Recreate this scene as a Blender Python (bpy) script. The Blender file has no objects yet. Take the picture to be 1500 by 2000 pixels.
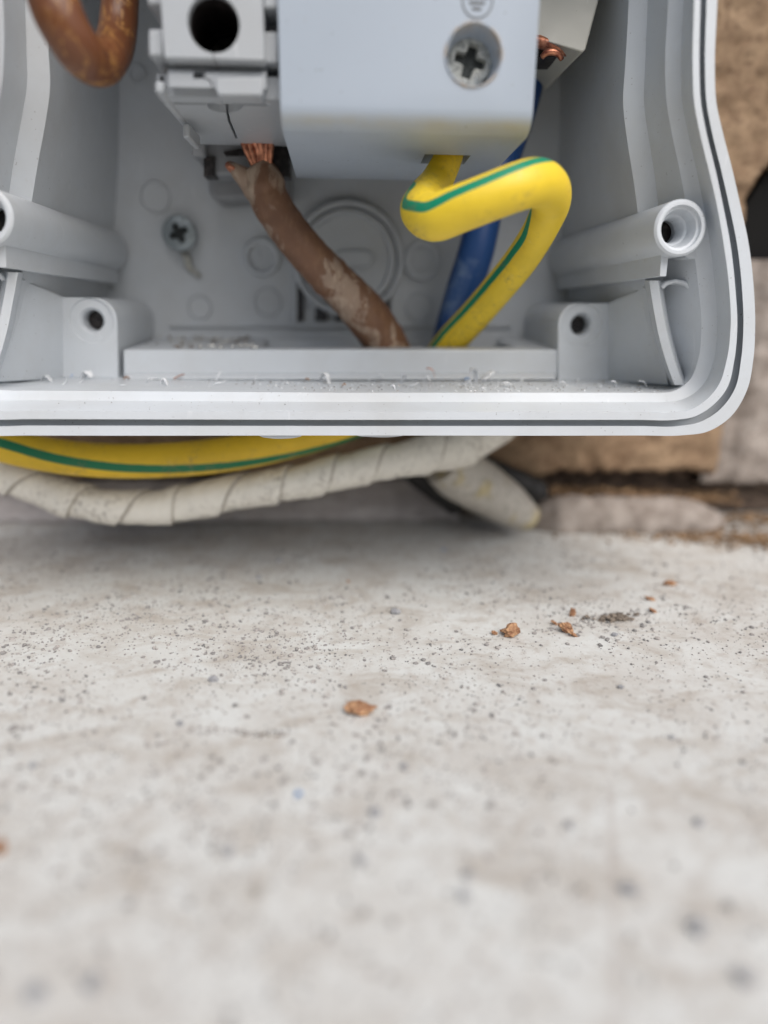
import bpy, bmesh, math, random
from mathutils import Vector, Matrix, noise
R = math.radians
random.seed(7)
# ---------------------------------------------------------------- camera, world, sun, exposure
F = 1387.0                 # focal length in pixels of the 1500 x 2000 photograph
H = 45.0                   # camera height over the ledge, mm
WALL = 146.0               # camera to wall, mm
Yc = Vector((667 - 750, 1000 - 600, F)).normalized()
Xc = Vector((23901, 150, F)).normalized()
Xc = (Xc - Yc * Xc.dot(Yc)).normalized()
Zc = -(Xc.cross(Yc))
sc = bpy.context.scene
cam = bpy.data.cameras.new('camera')
co = bpy.data.objects.new('camera', cam)
sc.collection.objects.link(co)
sc.camera = co
M = Matrix(((Xc[0], Xc[1], -Xc[2]), (Yc[0], Yc[1], -Yc[2]), (Zc[0], Zc[1], -Zc[2]))).to_4x4()
M.translation = Vector((0, -WALL, H)) * .001
co.matrix_world = M
cam.sensor_fit = 'VERTICAL'
cam.sensor_height = 36
cam.lens = 36 * F / 2000
cam.clip_start = .002
cam.clip_end = 20
cam.dof.use_dof = True
cam.dof.focus_distance = .098
cam.dof.aperture_fstop = cam.lens / 3.6

SUN_TO = Vector((.30, -.57, .78)).normalized()
wd = bpy.data.worlds.new('World')
sc.world = wd
wd.use_nodes = True
nt = wd.node_tree
nt.nodes.clear()
sky = nt.nodes.new('ShaderNodeTexSky')
sky.sky_type = 'NISHITA'
sky.sun_disc = False
sky.sun_elevation = math.asin(SUN_TO.z)
sky.sun_rotation = math.atan2(SUN_TO.x, SUN_TO.y)
sky.dust_density = 4
hs = nt.nodes.new('ShaderNodeHueSaturation')
hs.inputs['Saturation'].default_value = .8
bg = nt.nodes.new('ShaderNodeBackground')
bg.inputs['Strength'].default_value = .055
wo = nt.nodes.new('ShaderNodeOutputWorld')
nt.links.new(sky.outputs[0], hs.inputs['Color'])
nt.links.new(hs.outputs[0], bg.inputs[0])
nt.links.new(bg.outputs[0], wo.inputs[0])
sun = bpy.data.lights.new('sun', 'SUN')
sun.energy = 1.5
sun.angle = R(65)
sun.color = (1, .975, .95)
so = bpy.data.objects.new('sun', sun)
so.rotation_euler = (-SUN_TO).to_track_quat('-Z', 'Y').to_euler()
sc.collection.objects.link(so)
sc.view_settings.view_transform = 'Standard'
sc.view_settings.look = 'None'
sc.view_settings.exposure = 0.92
sc.view_settings.gamma = 1
sc.cycles.max_bounces = 10
sc.cycles.diffuse_bounces = 4

# ---------------------------------------------------------------- helpers
def ray(x, y):
    v = Vector((x - 750, 1000 - y, F))
    return Vector((v.dot(Xc), v.dot(Yc), v.dot(Zc)))
def P(x, y, D):            # point of the plane D mm in front of the camera (mm)
    w = ray(x, y)
    t = D / w.y
    return Vector((w.x * t, D - WALL, w.z * t + H))
def T(x, y, D):            # mm per photograph pixel there
    return D / ray(x, y).y
def G(x, y, z=0.0):        # point at height z
    w = ray(x, y)
    t = (z - H) / w.z
    return Vector((w.x * t, w.y * t - WALL, z))
def GT(x, y):
    return -H / ray(x, y).z

def tag(o, label=None, cat=None, group=None, kind=None):
    if label: o['label'] = label
    if cat: o['category'] = cat
    if group: o['group'] = group
    if kind: o['kind'] = kind
    return o
def thing(name, loc, label, cat, group=None):
    o = bpy.data.objects.new(name, None)
    sc.collection.objects.link(o)
    o.location = Vector(loc) * .001
    o.empty_display_size = .005
    return tag(o, label, cat, group)
def root_loc(o):
    v = Vector((0, 0, 0))
    while o: v += o.location; o = o.parent
    return v
def build(name, bm, mat, parent=None, smooth=40, bevel=0, seg=2, label=None):
    if bm.faces: bmesh.ops.recalc_face_normals(bm, faces=bm.faces)
    lim = R(smooth)
    for f in bm.faces: f.smooth = True
    for e in bm.edges:
        if len(e.link_faces) == 2 and e.calc_face_angle(0) > lim: e.smooth = False
    bmesh.ops.scale(bm, vec=(.001,) * 3, verts=bm.verts)
    if parent: off = root_loc(parent)
    else:
        n = max(1, len(bm.verts))
        off = Vector((sum(v.co.x for v in bm.verts) / n, sum(v.co.y for v in bm.verts) / n, min(v.co.z for v in bm.verts)))
    bmesh.ops.translate(bm, vec=-off, verts=bm.verts)
    me = bpy.data.meshes.new(name)
    bm.to_mesh(me)
    bm.free()
    me.materials.append(mat)
    o = bpy.data.objects.new(name, me)
    sc.collection.objects.link(o)
    if parent: o.parent = parent
    else: o.location = off
    if bevel:
        b = o.modifiers.new('bevel', 'BEVEL')
        b.width = bevel * .001
        b.segments = seg
        b.limit_method = 'ANGLE'
        b.angle_limit = R(35)
        b.harden_normals = False
    if label: o['label'] = label
    return o
def carve(bm, cutters, op='DIFFERENCE'):
    bmesh.ops.recalc_face_normals(bm, faces=bm.faces)
    me = bpy.data.meshes.new('t'); bm.to_mesh(me); bm.free()
    o = bpy.data.objects.new('t', me); sc.collection.objects.link(o)
    tmp = [o]
    for c in cutters:
        bmesh.ops.recalc_face_normals(c, faces=c.faces)
        m2 = bpy.data.meshes.new('c'); c.to_mesh(m2); c.free()
        q = bpy.data.objects.new('c', m2); sc.collection.objects.link(q); tmp.append(q)
        md = o.modifiers.new('b', 'BOOLEAN'); md.object = q; md.operation = op; md.solver = 'EXACT'
    dg = bpy.context.evaluated_depsgraph_get()
    dg.update()
    ev = o.evaluated_get(dg)
    res = bmesh.new()
    res.from_mesh(ev.to_mesh())
    ev.to_mesh_clear()
    for q in tmp:
        m = q.data; bpy.data.objects.remove(q); bpy.data.meshes.remove(m)
    return res
def loft(rings, cap0=True, cap1=True):
    bm = bmesh.new()
    vs = [[bm.verts.new(p) for p in r] for r in rings]
    n = len(rings[0])
    for a, b in zip(vs, vs[1:]):
        for i in range(n):
            bm.faces.new((a[i], a[(i + 1) % n], b[(i + 1) % n], b[i]))
    if cap0: bm.faces.new(vs[0][::-1])
    if cap1: bm.faces.new(vs[-1])
    return bm
def join(*bms):
    out = bms[0]
    for b in bms[1:]:
        me = bpy.data.meshes.new('j'); b.to_mesh(me); b.free()
        out.from_mesh(me); bpy.data.meshes.remove(me)
    return out
def prismD(pts, D0, D1, ref=None):   # outline in photograph pixels at depth D0, pushed straight back to D1
    a = [P(x, y, ref or D0) for x, y in pts]
    r0 = [Vector((p.x, D0 - WALL, p.z)) for p in a]
    r1 = [Vector((p.x, D1 - WALL, p.z)) for p in a]
    return loft([r0, r1])
def boxD(x0, y0, x1, y1, D0, D1, ref=None):
    return prismD([(x0, y0), (x1, y0), (x1, y1), (x0, y1)], D0, D1, ref)
def box(a, b):
    x0, y0, z0 = a; x1, y1, z1 = b
    return loft([[Vector((x0, y0, z0)), Vector((x1, y0, z0)), Vector((x1, y0, z1)), Vector((x0, y0, z1))],
                 [Vector((x0, y1, z0)), Vector((x1, y1, z0)), Vector((x1, y1, z1)), Vector((x0, y1, z1))]])
def lathe(c, prof, n=48, axis=Vector((0, 1, 0)), caps=(True, True)):     # prof: (radius, distance along axis)
    ax = Vector(axis).normalized()
    u = ax.cross(Vector((0, 0, 1)))
    if u.length < .1: u = Vector((1, 0, 0))
    u.normalize(); v = ax.cross(u)
    rings = [[Vector(c) + ax * d + (u * math.cos(2 * math.pi * k / n) + v * math.sin(2 * math.pi * k / n)) * r for k in range(n)] for r, d in prof]
    return loft(rings, *caps)
def hermite(pts, sub, closed=False):       # smooth chord-length interpolation of tuples
    n = len(pts)
    V = [Vector(p) for p in pts] if len(pts[0]) <= 4 else pts
    def d(a, b): return max(1e-6, (Vector(a[:3]) - Vector(b[:3])).length)
    m = []
    dim = len(pts[0])
    for i in range(n):
        if i == 0: h = d(pts[1], pts[0]); m.append([(pts[1][k] - pts[0][k]) / h for k in range(dim)])
        elif i == n - 1: h = d(pts[-1], pts[-2]); m.append([(pts[-1][k] - pts[-2][k]) / h for k in range(dim)])
        else:
            h0 = d(pts[i], pts[i - 1]); h1 = d(pts[i + 1], pts[i])
            m.append([((pts[i + 1][k] - pts[i][k]) / h1 * h0 + (pts[i][k] - pts[i - 1][k]) / h0 * h1) / (h0 + h1) for k in range(dim)])
    out = []
    for i in range(n - 1):
        h = d(pts[i + 1], pts[i])
        s_n = sub if isinstance(sub, int) else max(2, int(h / sub))
        for s in range(s_n):
            t = s / s_n
            a = 2 * t**3 - 3 * t**2 + 1; b = t**3 - 2 * t**2 + t; c = -2 * t**3 + 3 * t**2; e = t**3 - t**2
            out.append([a * pts[i][k] + b * h * m[i][k] + c * pts[i + 1][k] + e * h * m[i + 1][k] for k in range(dim)])
    out.append(list(pts[-1]))
    return out
CAM = Vector((0, -WALL, H))
def tube(path, n=28, step=.5, rfun=None, vwarp=None):
    """path: (px, py, D, half width in px, stripe angle). stripe angle 0 faces the viewpoint the path was drawn from."""
    ctl = []
    for q in path:
        x, y, D, hw = q[:4]
        st = q[4] if len(q) > 4 else 0
        p = P(x, y, D)
        ctl.append((p.x, p.y, p.z, hw * T(x, y, D), st))
    c = hermite(ctl, step)
    bm = bmesh.new()
    uv = bm.loops.layers.uv.new('UVMap')
    rings = []; L = 0; Ls = []
    for i, q in enumerate(c):
        p = Vector(q[:3])
        a = Vector(c[max(0, i - 1)][:3]); b = Vector(c[min(len(c) - 1, i + 1)][:3])
        t = (b - a).normalized()
        nn = (CAM - p); nn = (nn - t * nn.dot(t)).normalized()
        s = t.cross(nn)
        if i: L += (p - Vector(c[i - 1][:3])).length
        Ls.append(vwarp(L) if vwarp else L)
        ring = []
        for k in range(n):
            th = R(q[4]) + (k / n - .5) * 2 * math.pi
            r = q[3]
            if rfun: r = rfun(r, k / n, L, p, th)
            ring.append(bm.verts.new(p + (nn * math.cos(th) + s * math.sin(th)) * r))
        rings.append(ring)
    for i in range(len(rings) - 1):
        for k in range(n):
            k2 = (k + 1) % n
            f = bm.faces.new((rings[i][k], rings[i][k2], rings[i + 1][k2], rings[i + 1][k]))
            for lp, (uu, vv) in zip(f.loops, ((k / n, Ls[i]), ((k + 1) / n, Ls[i]), ((k + 1) / n, Ls[i + 1]), (k / n, Ls[i + 1]))):
                lp[uv].uv = (uu, vv)
    for r_ in (rings[0], rings[-1]):
        f = bm.faces.new(r_)
        for lp in f.loops: lp[uv].uv = (0.02, 0)
    return bm
def lump(c, s, seed=0, sub=2, amp=.35):
    bm = bmesh.new()
    bmesh.ops.create_icosphere(bm, subdivisions=sub, radius=1)
    for v in bm.verts:
        k = 1 + amp * noise.noise(v.co * 1.3 + Vector((seed * 7.3, 0, 0))) * 2
        v.co = Vector((v.co.x * s[0], v.co.y * s[1], v.co.z * s[2])) * k
    rot = Matrix.Rotation(seed * 1.7, 3, 'Z')
    for v in bm.verts: v.co = rot @ v.co + Vector(c)
    return bm
def ribbon(c, L, w, curl, yaw, seed, th=.12, lift=.3):     # a curled shaving
    rnd = random.Random(seed)
    n = 8
    pts = []
    x = z = 0; a = rnd.uniform(-.4, .2)
    for i in range(n):
        pts.append((x, z + lift * math.sin(math.pi * i / (n - 1))))
        x += math.cos(a) * L / n; z += math.sin(a) * L / n; a += curl / n
    z0 = min(p[1] for p in pts)
    bm = bmesh.new(); rows = []
    cy, sy = math.cos(yaw), math.sin(yaw)
    for i, (px, pz) in enumerate(pts):
        ww = w * (.4 + .6 * math.sin(math.pi * (i + .7) / (n + .6))) * rnd.uniform(.75, 1.2)
        row = []
        for sx, dz in ((-1, 0), (1, 0), (1, th), (-1, th)):
            q = Vector((px - L * .4, sx * ww / 2 + rnd.uniform(-.1, .1) * w, pz - z0 + dz))
            row.append(Vector(c) + Vector((q.x * cy - q.y * sy, q.x * sy + q.y * cy, q.z)))
        rows.append(row)
    bm.free()
    return loft(rows)

# ---------------------------------------------------------------- materials
class Mat:
    def __init__(s, name):
        s.m = bpy.data.materials.new(name); s.m.use_nodes = True
        s.t = s.m.node_tree; s.b = s.t.nodes['Principled BSDF']
        tc = s.n('ShaderNodeTexCoord'); mp = s.n('ShaderNodeMapping'); mp.inputs['Scale'].default_value = (1000,) * 3
        s.l(tc.outputs['Object'], mp.inputs['Vector']); s.co = mp.outputs[0]; s.uv = tc.outputs['UV']
    def n(s, k, **kw):
        q = s.t.nodes.new(k)
        for a, v in kw.items(): setattr(q, a, v)
        return q
    def l(s, a, b): s.t.links.new(a, b)
    def noise(s, scale, detail=4, rough=.55, dist=0, vec=None, stretch=None):
        q = s.n('ShaderNodeTexNoise'); q.inputs['Scale'].default_value = scale; q.inputs['Detail'].default_value = detail
        q.inputs['Roughness'].default_value = rough; q.inputs['Distortion'].default_value = dist
        v = vec or s.co
        if stretch:
            mp = s.n('ShaderNodeMapping'); mp.inputs['Scale'].default_value = stretch; s.l(v, mp.inputs['Vector']); v = mp.outputs[0]
        s.l(v, q.inputs['Vector']); return q.outputs['Fac']
    def ramp(s, f, stops):
        q = s.n('ShaderNodeValToRGB'); e = q.color_ramp.elements
        while len(e) < len(stops): e.new(.5)
        for el, (p, c) in zip(e, stops):
            el.position = p; el.color = (c, c, c, 1) if not isinstance(c, tuple) else (*c, 1)
        s.l(f, q.inputs['Fac']); return q.outputs['Color']
    def mix(s, f, a, b):
        q = s.n('ShaderNodeMix', data_type='RGBA')
        for v, i in ((f, 0), (a, 6), (b, 7)):
            if isinstance(v, (int, float)): q.inputs[i].default_value = v
            elif isinstance(v, tuple): q.inputs[i].default_value = (*v, 1)
            else: s.l(v, q.inputs[i])
        return q.outputs[2]
    def math(s, op, a, b=0, c=0):
        q = s.n('ShaderNodeMath', operation=op)
        for i, v in enumerate((a, b, c)):
            if isinstance(v, (int, float)): q.inputs[i].default_value = v
            else: s.l(v, q.inputs[i])
        return q.outputs[0]
    def set(s, col=None, rough=None, bump=None, bstr=.3, bdist=.0002, **kw):
        if col is not None:
            if isinstance(col, tuple): s.b.inputs['Base Color'].default_value = (*col, 1)
            else: s.l(col, s.b.inputs['Base Color'])
        if rough is not None:
            if isinstance(rough, (int, float)): s.b.inputs['Roughness'].default_value = rough
            else: s.l(rough, s.b.inputs['Roughness'])
        if bump is not None:
            q = s.n('ShaderNodeBump'); q.inputs['Strength'].default_value = bstr; q.inputs['Distance'].default_value = bdist
            s.l(bump, q.inputs['Height']); s.l(q.outputs[0], s.b.inputs['Normal'])
        for k, v in kw.items(): s.b.inputs[k.replace('_', ' ')].default_value = v
        return s.m

def plastic(name, c, rough=.42, dirt=(.33, .30, .25), amount=.5, speck=.5):
    m = Mat(name)
    big = m.ramp(m.noise(.07, 5, .6), [(.42, 0.), (.75, 1.)])
    fine = m.ramp(m.noise(1.6, 3, .6), [(.62, 0.), (.8, 1.)])
    k = m.math('MULTIPLY', big, amount)
    col = m.mix(k, c, tuple(a * .5 + b * .5 for a, b in zip(c, dirt)))
    col = m.mix(m.math('MULTIPLY', fine, speck * .35), col, dirt)
    scr = m.ramp(m.noise(.5, 4, .6, 1.0, stretch=(1, .6, .12)), [(.66, 0.), (.72, 1.)])
    col = m.mix(m.math('MULTIPLY', scr, .2), col, (.85, .86, .88))
    dots = m.ramp(m.noise(2.6, 1, .4), [(.76, 0.), (.79, 1.)])
    col = m.mix(m.math('MULTIPLY', dots, speck), col, (.12, .1, .08))
    r = m.math('ADD', m.math('MULTIPLY', m.noise(.4, 4), .25), rough - .12)
    b = m.math('ADD', m.noise(9, 2), m.math('MULTIPLY', m.noise(.25, 2), 4))
    return m.set(col, r, b, .12, .00004)
M_BOX = plastic('enclosure_plastic', (.575, .61, .645), .34)
M_COVER = Mat('cover_plastic')
M_TERM = plastic('terminal_plastic', (.40, .425, .45), .4, amount=.35, speck=.35)
M_TERM2 = plastic('cream_terminal_plastic', (.42, .42, .38), .42, amount=.3, speck=.3)
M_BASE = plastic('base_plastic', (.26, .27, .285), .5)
m = Mat('steel_and_hole_shade'); M_DARK = m.set(m.mix(m.ramp(m.noise(1.2), [(.45, 0.), (.7, 1.)]), (.008, .006, .006), (.05, .04, .04)), .5, m.noise(3), .3)  # dark steel tone that also stands in for shade inside holes and slots
m = Mat('zinc_steel'); M_ZINC = m.set(m.mix(m.ramp(m.noise(1.1, 5), [(.4, 0.), (.65, 1.)]), (.74, .75, .70), (.42, .43, .41)), m.math('ADD', m.math('MULTIPLY', m.noise(2), .3), .22), m.noise(4, 3, .6, stretch=(1, 1, .3)), .35, .00006, Metallic=.35)
m = Mat('bright_steel'); M_BRIGHT = m.set((.92, .93, .92), .2, Metallic=.6)
m = Mat('recess_steel'); M_RECESS = m.set(m.mix(m.noise(2), (.008, .01, .01), (.06, .065, .065)), .35, m.noise(3), .4, .0001, Metallic=.9)
m = Mat('blue_zinc_steel'); M_BZINC = m.set(m.mix(m.noise(1.3), (.36, .40, .42), (.22, .26, .28)), .42, m.noise(3), .3, .00006, Metallic=.5)
m = Mat('grey_ink'); M_INK = m.set((.12, .125, .13), .5)
m = Mat('copper'); M_CU = m.set(m.mix(m.ramp(m.noise(.9, 5), [(.4, 0.), (.65, 1.)]), (.62, .27, .16), (.2, .06, .04)), .34, m.noise(3, 2, .5, stretch=(1, 1, .2)), .3, .00006, Metallic=.75)

def stripe_mat(name, yel, green, w):
    m = Mat(name)
    sx = m.n('ShaderNodeSeparateXYZ'); m.l(m.uv, sx.inputs[0])
    d = m.math('ABSOLUTE', m.math('SUBTRACT', sx.outputs[0], .5))
    wob = m.math('MULTIPLY', m.math('SUBTRACT', m.noise(.6, 2), .5), .006)
    k = m.ramp(m.math('ADD', d, wob), [(w - .004, 1.), (w + .004, 0.)])
    y = m.mix(m.ramp(m.noise(.13, 4), [(.4, 0.), (.7, 1.)]), yel, tuple(v * .84 for v in yel))
    grime = m.math('MULTIPLY', m.ramp(m.noise(.16, 6, .7), [(.50, 0.), (.66, 1.)]), m.ramp(m.noise(1.5, 4, .7), [(.45, 0.), (.65, 1.)]))
    col = m.mix(k, y, green)
    col = m.mix(m.math('MULTIPLY', grime, .65), col, (.20, .14, .07))
    pale = m.ramp(m.noise(.3, 3, .6), [(.64, 0.), (.75, 1.)])
    col = m.mix(m.math('MULTIPLY', pale, .18), col, (.85, .75, .35))
    return m.set(col, m.math('ADD', m.math('MULTIPLY', m.noise(.5, 3), .3), .3), m.math('ADD', m.noise(.35, 2), m.math('MULTIPLY', m.noise(4, 2), .1)), .25, .0002)
M_YG = stripe_mat('yellow_green_insulation', (.84, .60, .03), (.0, .23, .12), .036)
M_YG2 = stripe_mat('yellow_green_insulation_outside', (.76, .50, .02), (.0, .15, .06), .042)

m = Mat('scuffed_brown_insulation')
sx = m.n('ShaderNodeSeparateXYZ'); m.l(m.co, sx.inputs[0])
near_top = m.ramp(m.math('DIVIDE', sx.outputs[2], 45), [(.50, 0.), (.78, 1.)])
pat = m.ramp(m.math('ADD', m.noise(.2, 5, .62, .6, stretch=(1, 1, .7)), m.math('MULTIPLY', near_top, .08)), [(.51, 0.), (.58, 1.)])
br = m.mix(m.noise(.5, 3), (.205, .10, .052), (.13, .064, .036))
ed = m.ramp(m.noise(.9, 5, .7, stretch=(1, 1, .4)), [(.5, 0.), (.62, 1.)])
col = m.mix(m.math('MULTIPLY', m.math('MULTIPLY', pat, m.ramp(ed, [(0., .5), (1., 1.)])), .8), br, (.50, .41, .32))
col = m.mix(m.math('MULTIPLY', ed, .25), col, (.3, .18, .1))
M_BROWN = m.set(col, .5, m.math('ADD', m.noise(.5, 4), pat), .35, .0002)
m = Mat('glossy_brown_insulation')
w = m.noise(.16, 5, .6, 2.2)
line = m.ramp(m.math('ABSOLUTE', m.math('SUBTRACT', w, .5)), [(.0, 1.), (.022, 0.)])
msk = m.ramp(m.noise(.09, 2), [(.40, 0.), (.52, 1.)])
col = m.mix(m.noise(.3, 3), (.17, .062, .022), (.115, .04, .016))
col = m.mix(m.math('MULTIPLY', m.math('MULTIPLY', line, msk), .65), col, (.6, .32, .08))
M_BROWN2 = m.set(col, m.math('ADD', m.math('MULTIPLY', m.noise(.5, 4), .35), .16), m.math('ADD', m.noise(.3, 3), line), .3, .00015)
m = Mat('blue_insulation')
pat = m.ramp(m.noise(.12, 4, .6), [(.56, 0.), (.7, 1.)])
M_BLUE = m.set(m.mix(m.math('MULTIPLY', pat, .45), (.012, .055, .19), (.25, .34, .45)), .38, m.noise(.6, 3), .2, .0002)
m = Mat('blue_shaving'); M_BSH = m.set((.09, .28, .6), .5)
m = Mat('white_shaving'); M_WSH = m.set(m.mix(m.noise(1.5), (.85, .87, .9), (.6, .62, .64)), .4)
m = Mat('red_shaving'); M_RSH = m.set((.5, .09, .08), .5)

m = Mat('white_tape')      # u around, v along in mm; seam where frac(v/pitch + u) wraps
PITCH = 8.8
sx = m.n('ShaderNodeSeparateXYZ'); m.l(m.uv, sx.inputs[0])
fr = m.math('FRACT', m.math('ADD', m.math('DIVIDE', sx.outputs[1], PITCH), sx.outputs[0]))
seam = m.math('MAXIMUM', m.ramp(fr, [(0., 1.), (.018, .6), (.05, 0.)]), m.ramp(fr, [(.985, 0.), (.997, 1.)]))
grime = m.math('MULTIPLY', m.ramp(m.noise(.1, 5, .65), [(.42, 0.), (.62, 1.)]), m.ramp(m.noise(1.1, 6, .75), [(.5, 0.), (.62, 1.)]))
col = m.mix(m.noise(.12, 3), (.84, .81, .73), (.72, .69, .62))
col = m.mix(m.math('MULTIPLY', grime, .7), col, (.17, .14, .11))
col = m.mix(m.math('MULTIPLY', seam, .72), col, (.2, .16, .12))
M_TAPE = m.set(col, .45, m.math('ADD', m.noise(.35, 5, .6, .8), m.noise(3, 2)), .35, .00025)
m = Mat('dirty_pale_conduit')
spot = m.ramp(m.noise(.7, 6, .75), [(.5, 0.), (.66, 1.)])
yel = m.ramp(m.noise(.18, 5, .6), [(.54, 0.), (.64, 1.)])
col = m.mix(m.math('MULTIPLY', yel, .6), (.47, .44, .39), (.48, .38, .14))
col = m.mix(m.math('MULTIPLY', spot, .6), col, (.16, .13, .1))
M_STUB = m.set(col, .55, m.noise(.8, 5, .7), .35, .0003)
m = Mat('black_rubber'); M_BLACK = m.set((.012, .011, .011), .6, m.noise(1), .3)

m = Mat('brick_face')
a = m.noise(.12, 8, .72, .5); b = m.noise(.8, 6, .75)
col = m.mix(m.ramp(a, [(.3, 0.), (.7, 1.)]), (.27, .165, .095), (.54, .38, .24))
col = m.mix(m.ramp(b, [(.36, .7), (.48, 0.)]), col, (.12, .06, .032))
col = m.mix(m.math('MULTIPLY', m.ramp(m.noise(.5, 6, .7, 1), [(.55, 0.), (.7, 1.)]), .5), col, (.52, .38, .24))
M_BRICK = m.set(col, .9, m.math('ADD', m.noise(.5, 8, .75), b), .9, .0012)
m = Mat('pale_mortar')
M_MORTAR = m.set(m.mix(m.ramp(m.noise(.3, 8, .7), [(.35, 0.), (.65, 1.)]), (.20, .165, .14), (.38, .335, .30)), .9, m.noise(.6, 8, .7), .6, .0006)
m = Mat('soil'); M_SOIL = m.set(m.mix(m.ramp(m.noise(.6, 5, .7), [(.4, 0.), (.62, 1.)]), (.07, .04, .02), (.42, .27, .15)), .95, m.noise(1), .8, .0005)
m = Mat('bark'); M_FLAKE = m.set(m.mix(m.ramp(m.noise(1.1, 5, .7), [(.4, 0.), (.62, 1.)]), (.20, .09, .045), (.52, .31, .17)), .8, m.noise(1.8, 4), .8, .0003)
m = Mat('slate_grit'); M_GRIT = m.set(m.mix(m.ramp(m.noise(.35, 3, .8), [(.35, 0.), (.65, 1.)]), (.17, .17, .17), (.40, .37, .35)), .9, m.noise(2.5, 3), .6, .0002)
m = Mat('grey_stone'); M_STONE = m.set(m.mix(m.noise(1.6, 4, .7), (.20, .205, .22), (.40, .40, .41)), .9, m.noise(2.5, 4), .8, .0002)

m = Mat('dirty_white_ledge')
t = m.co
a = m.ramp(m.noise(.09, 8, .68, .6), [(.40, 0.), (.66, 1.)])
s1 = m.ramp(m.noise(.16, 7, .68, .8, stretch=(.6, 1, 1)), [(.48, 0.), (.68, 1.)])
s2 = m.ramp(m.noise(.5, 6, .7), [(.52, 0.), (.70, 1.)])
dots = m.ramp(m.noise(1.5, 2, .5), [(.66, 0.), (.70, 1.)])
dots2 = m.ramp(m.noise(3.2, 2, .5), [(.68, 0.), (.72, 1.)])
dm = m.ramp(m.noise(.09, 3, .6), [(.4, .25), (.62, 1.)])
col = m.mix(m.math('MULTIPLY', a, .55), (.605, .615, .60), (.445, .41, .37))
col = m.mix(m.math('MULTIPLY', s1, .75), col, (.37, .325, .275))
col = m.mix(m.math('MULTIPLY', s2, .55), col, (.36, .31, .27))
col = m.mix(m.math('MULTIPLY', m.math('MULTIPLY', dots, dm), .55), col, (.2, .18, .17))
col = m.mix(m.math('MULTIPLY', m.math('MULTIPLY', dots2, dm), .6), col, (.17, .15, .14))
LM, LCOL = m, col
M_LEDGE = m.set(col, .55, m.math('ADD', m.noise(.2, 4), m.math('ADD', m.math('MULTIPLY', m.noise(1.2, 5, .7), .5), dots)), .35, .0003)

# ---------------------------------------------------------------- setting: ledge and wall
def height(x, y):
    h = .5 * noise.noise(Vector((x * .018, y * .03, 0)))
    return h
bm = bmesh.new()
NX, NY = 120, 90
vg = [[None] * (NY + 1) for _ in range(NX + 1)]
for i in range(NX + 1):
    for j in range(NY + 1):
        u = i / NX * 2 - 1; v = j / NY
        x = 380 * (.35 * u + .65 * u**3); y = 20 - 330 * v**1.4
        # a shallow pressed seam running towards the viewer on the right
        xs = 22.5 + .8 * math.sin(y * .06)
        vg[i][j] = bm.verts.new((x, y, height(x, y) - .3))
for i in range(NX):
    for j in range(NY):
        bm.faces.new((vg[i][j], vg[i + 1][j], vg[i + 1][j + 1], vg[i][j + 1]))
lo = build('ledge', bm, M_LEDGE)
# faint darker line tinted into the ledge that runs towards the viewer
m = LM; L0 = lo.location * 1000; q0 = G(1203, 1900); q1 = G(1192, 1520)
sx = m.n('ShaderNodeSeparateXYZ'); m.l(m.co, sx.inputs[0])
sl = (q1.x - q0.x) / (q1.y - q0.y)
dx = m.math('ABSOLUTE', m.math('SUBTRACT', m.math('SUBTRACT', sx.outputs[0], q0.x - L0.x), m.math('MULTIPLY', m.math('SUBTRACT', sx.outputs[1], q0.y - L0.y), sl)))
k = m.math('MULTIPLY', m.ramp(dx, [(0., 1.), (.55, 0.)]), m.math('LESS_THAN', sx.outputs[1], q1.y - L0.y))
m.l(m.mix(m.math('MULTIPLY', k, .4), LCOL, (.33, .28, .25)), m.b.inputs['Base Color'])
tag(lo, 'dirty white window ledge sprinkled with grey grit below the enclosure', 'ledge', kind='structure')

m = Mat('pale_mauve_mortar'); M_PALE = m.set(m.mix(m.ramp(m.noise(.3, 6, .7), [(.35, 0.), (.65, 1.)]), (.42, .385, .38), (.56, .53, .52)), .9, m.noise(.6, 6, .7), .5, .0005)
m = Mat('gap_shade_black'); M_GAP = m.set((.003, .003, .003), 1.0, m.noise(1), .3)  # near-black colour standing in for shade deep in the wall hole
m = Mat('damp_earth'); M_EARTH = m.set(m.mix(m.ramp(m.noise(.4, 6, .7), [(.4, 0.), (.65, 1.)]), (.05, .035, .028), (.22, .16, .12)), .95, m.noise(.8, 6, .7), .8, .0008)
wall = thing('brick_wall', (0, 6, 0), 'rough brown brick wall with crumbling pale mortar behind the grey enclosure', 'wall')
def rough_grid(x0, x1, z0, z1, step, yf, depth=14):
    bm = bmesh.new()
    nx = int((x1 - x0) / step); nz = int((z1 - z0) / step)
    g = []
    for i in range(nx + 1):
        row = []
        for j in range(nz + 1):
            x = x0 + (x1 - x0) * i / nx; z = z0 + (z1 - z0) * j / nz
            y, dz = yf(x, z)
            e = min(j, 2) / 2
            if j == 0: y = depth
            row.append(bm.verts.new((x, y, z + dz)))
        g.append(row)
    for i in range(nx):
        for j in range(nz):
            bm.faces.new((g[i][j], g[i + 1][j], g[i + 1][j + 1], g[i][j + 1]))
    return bm
hole = P(1520, 430, 146)
zb = P(1200, 931, 146).z
xj = P(1447, 600, 146).x
zj = P(1480, 495, 146).z
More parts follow.
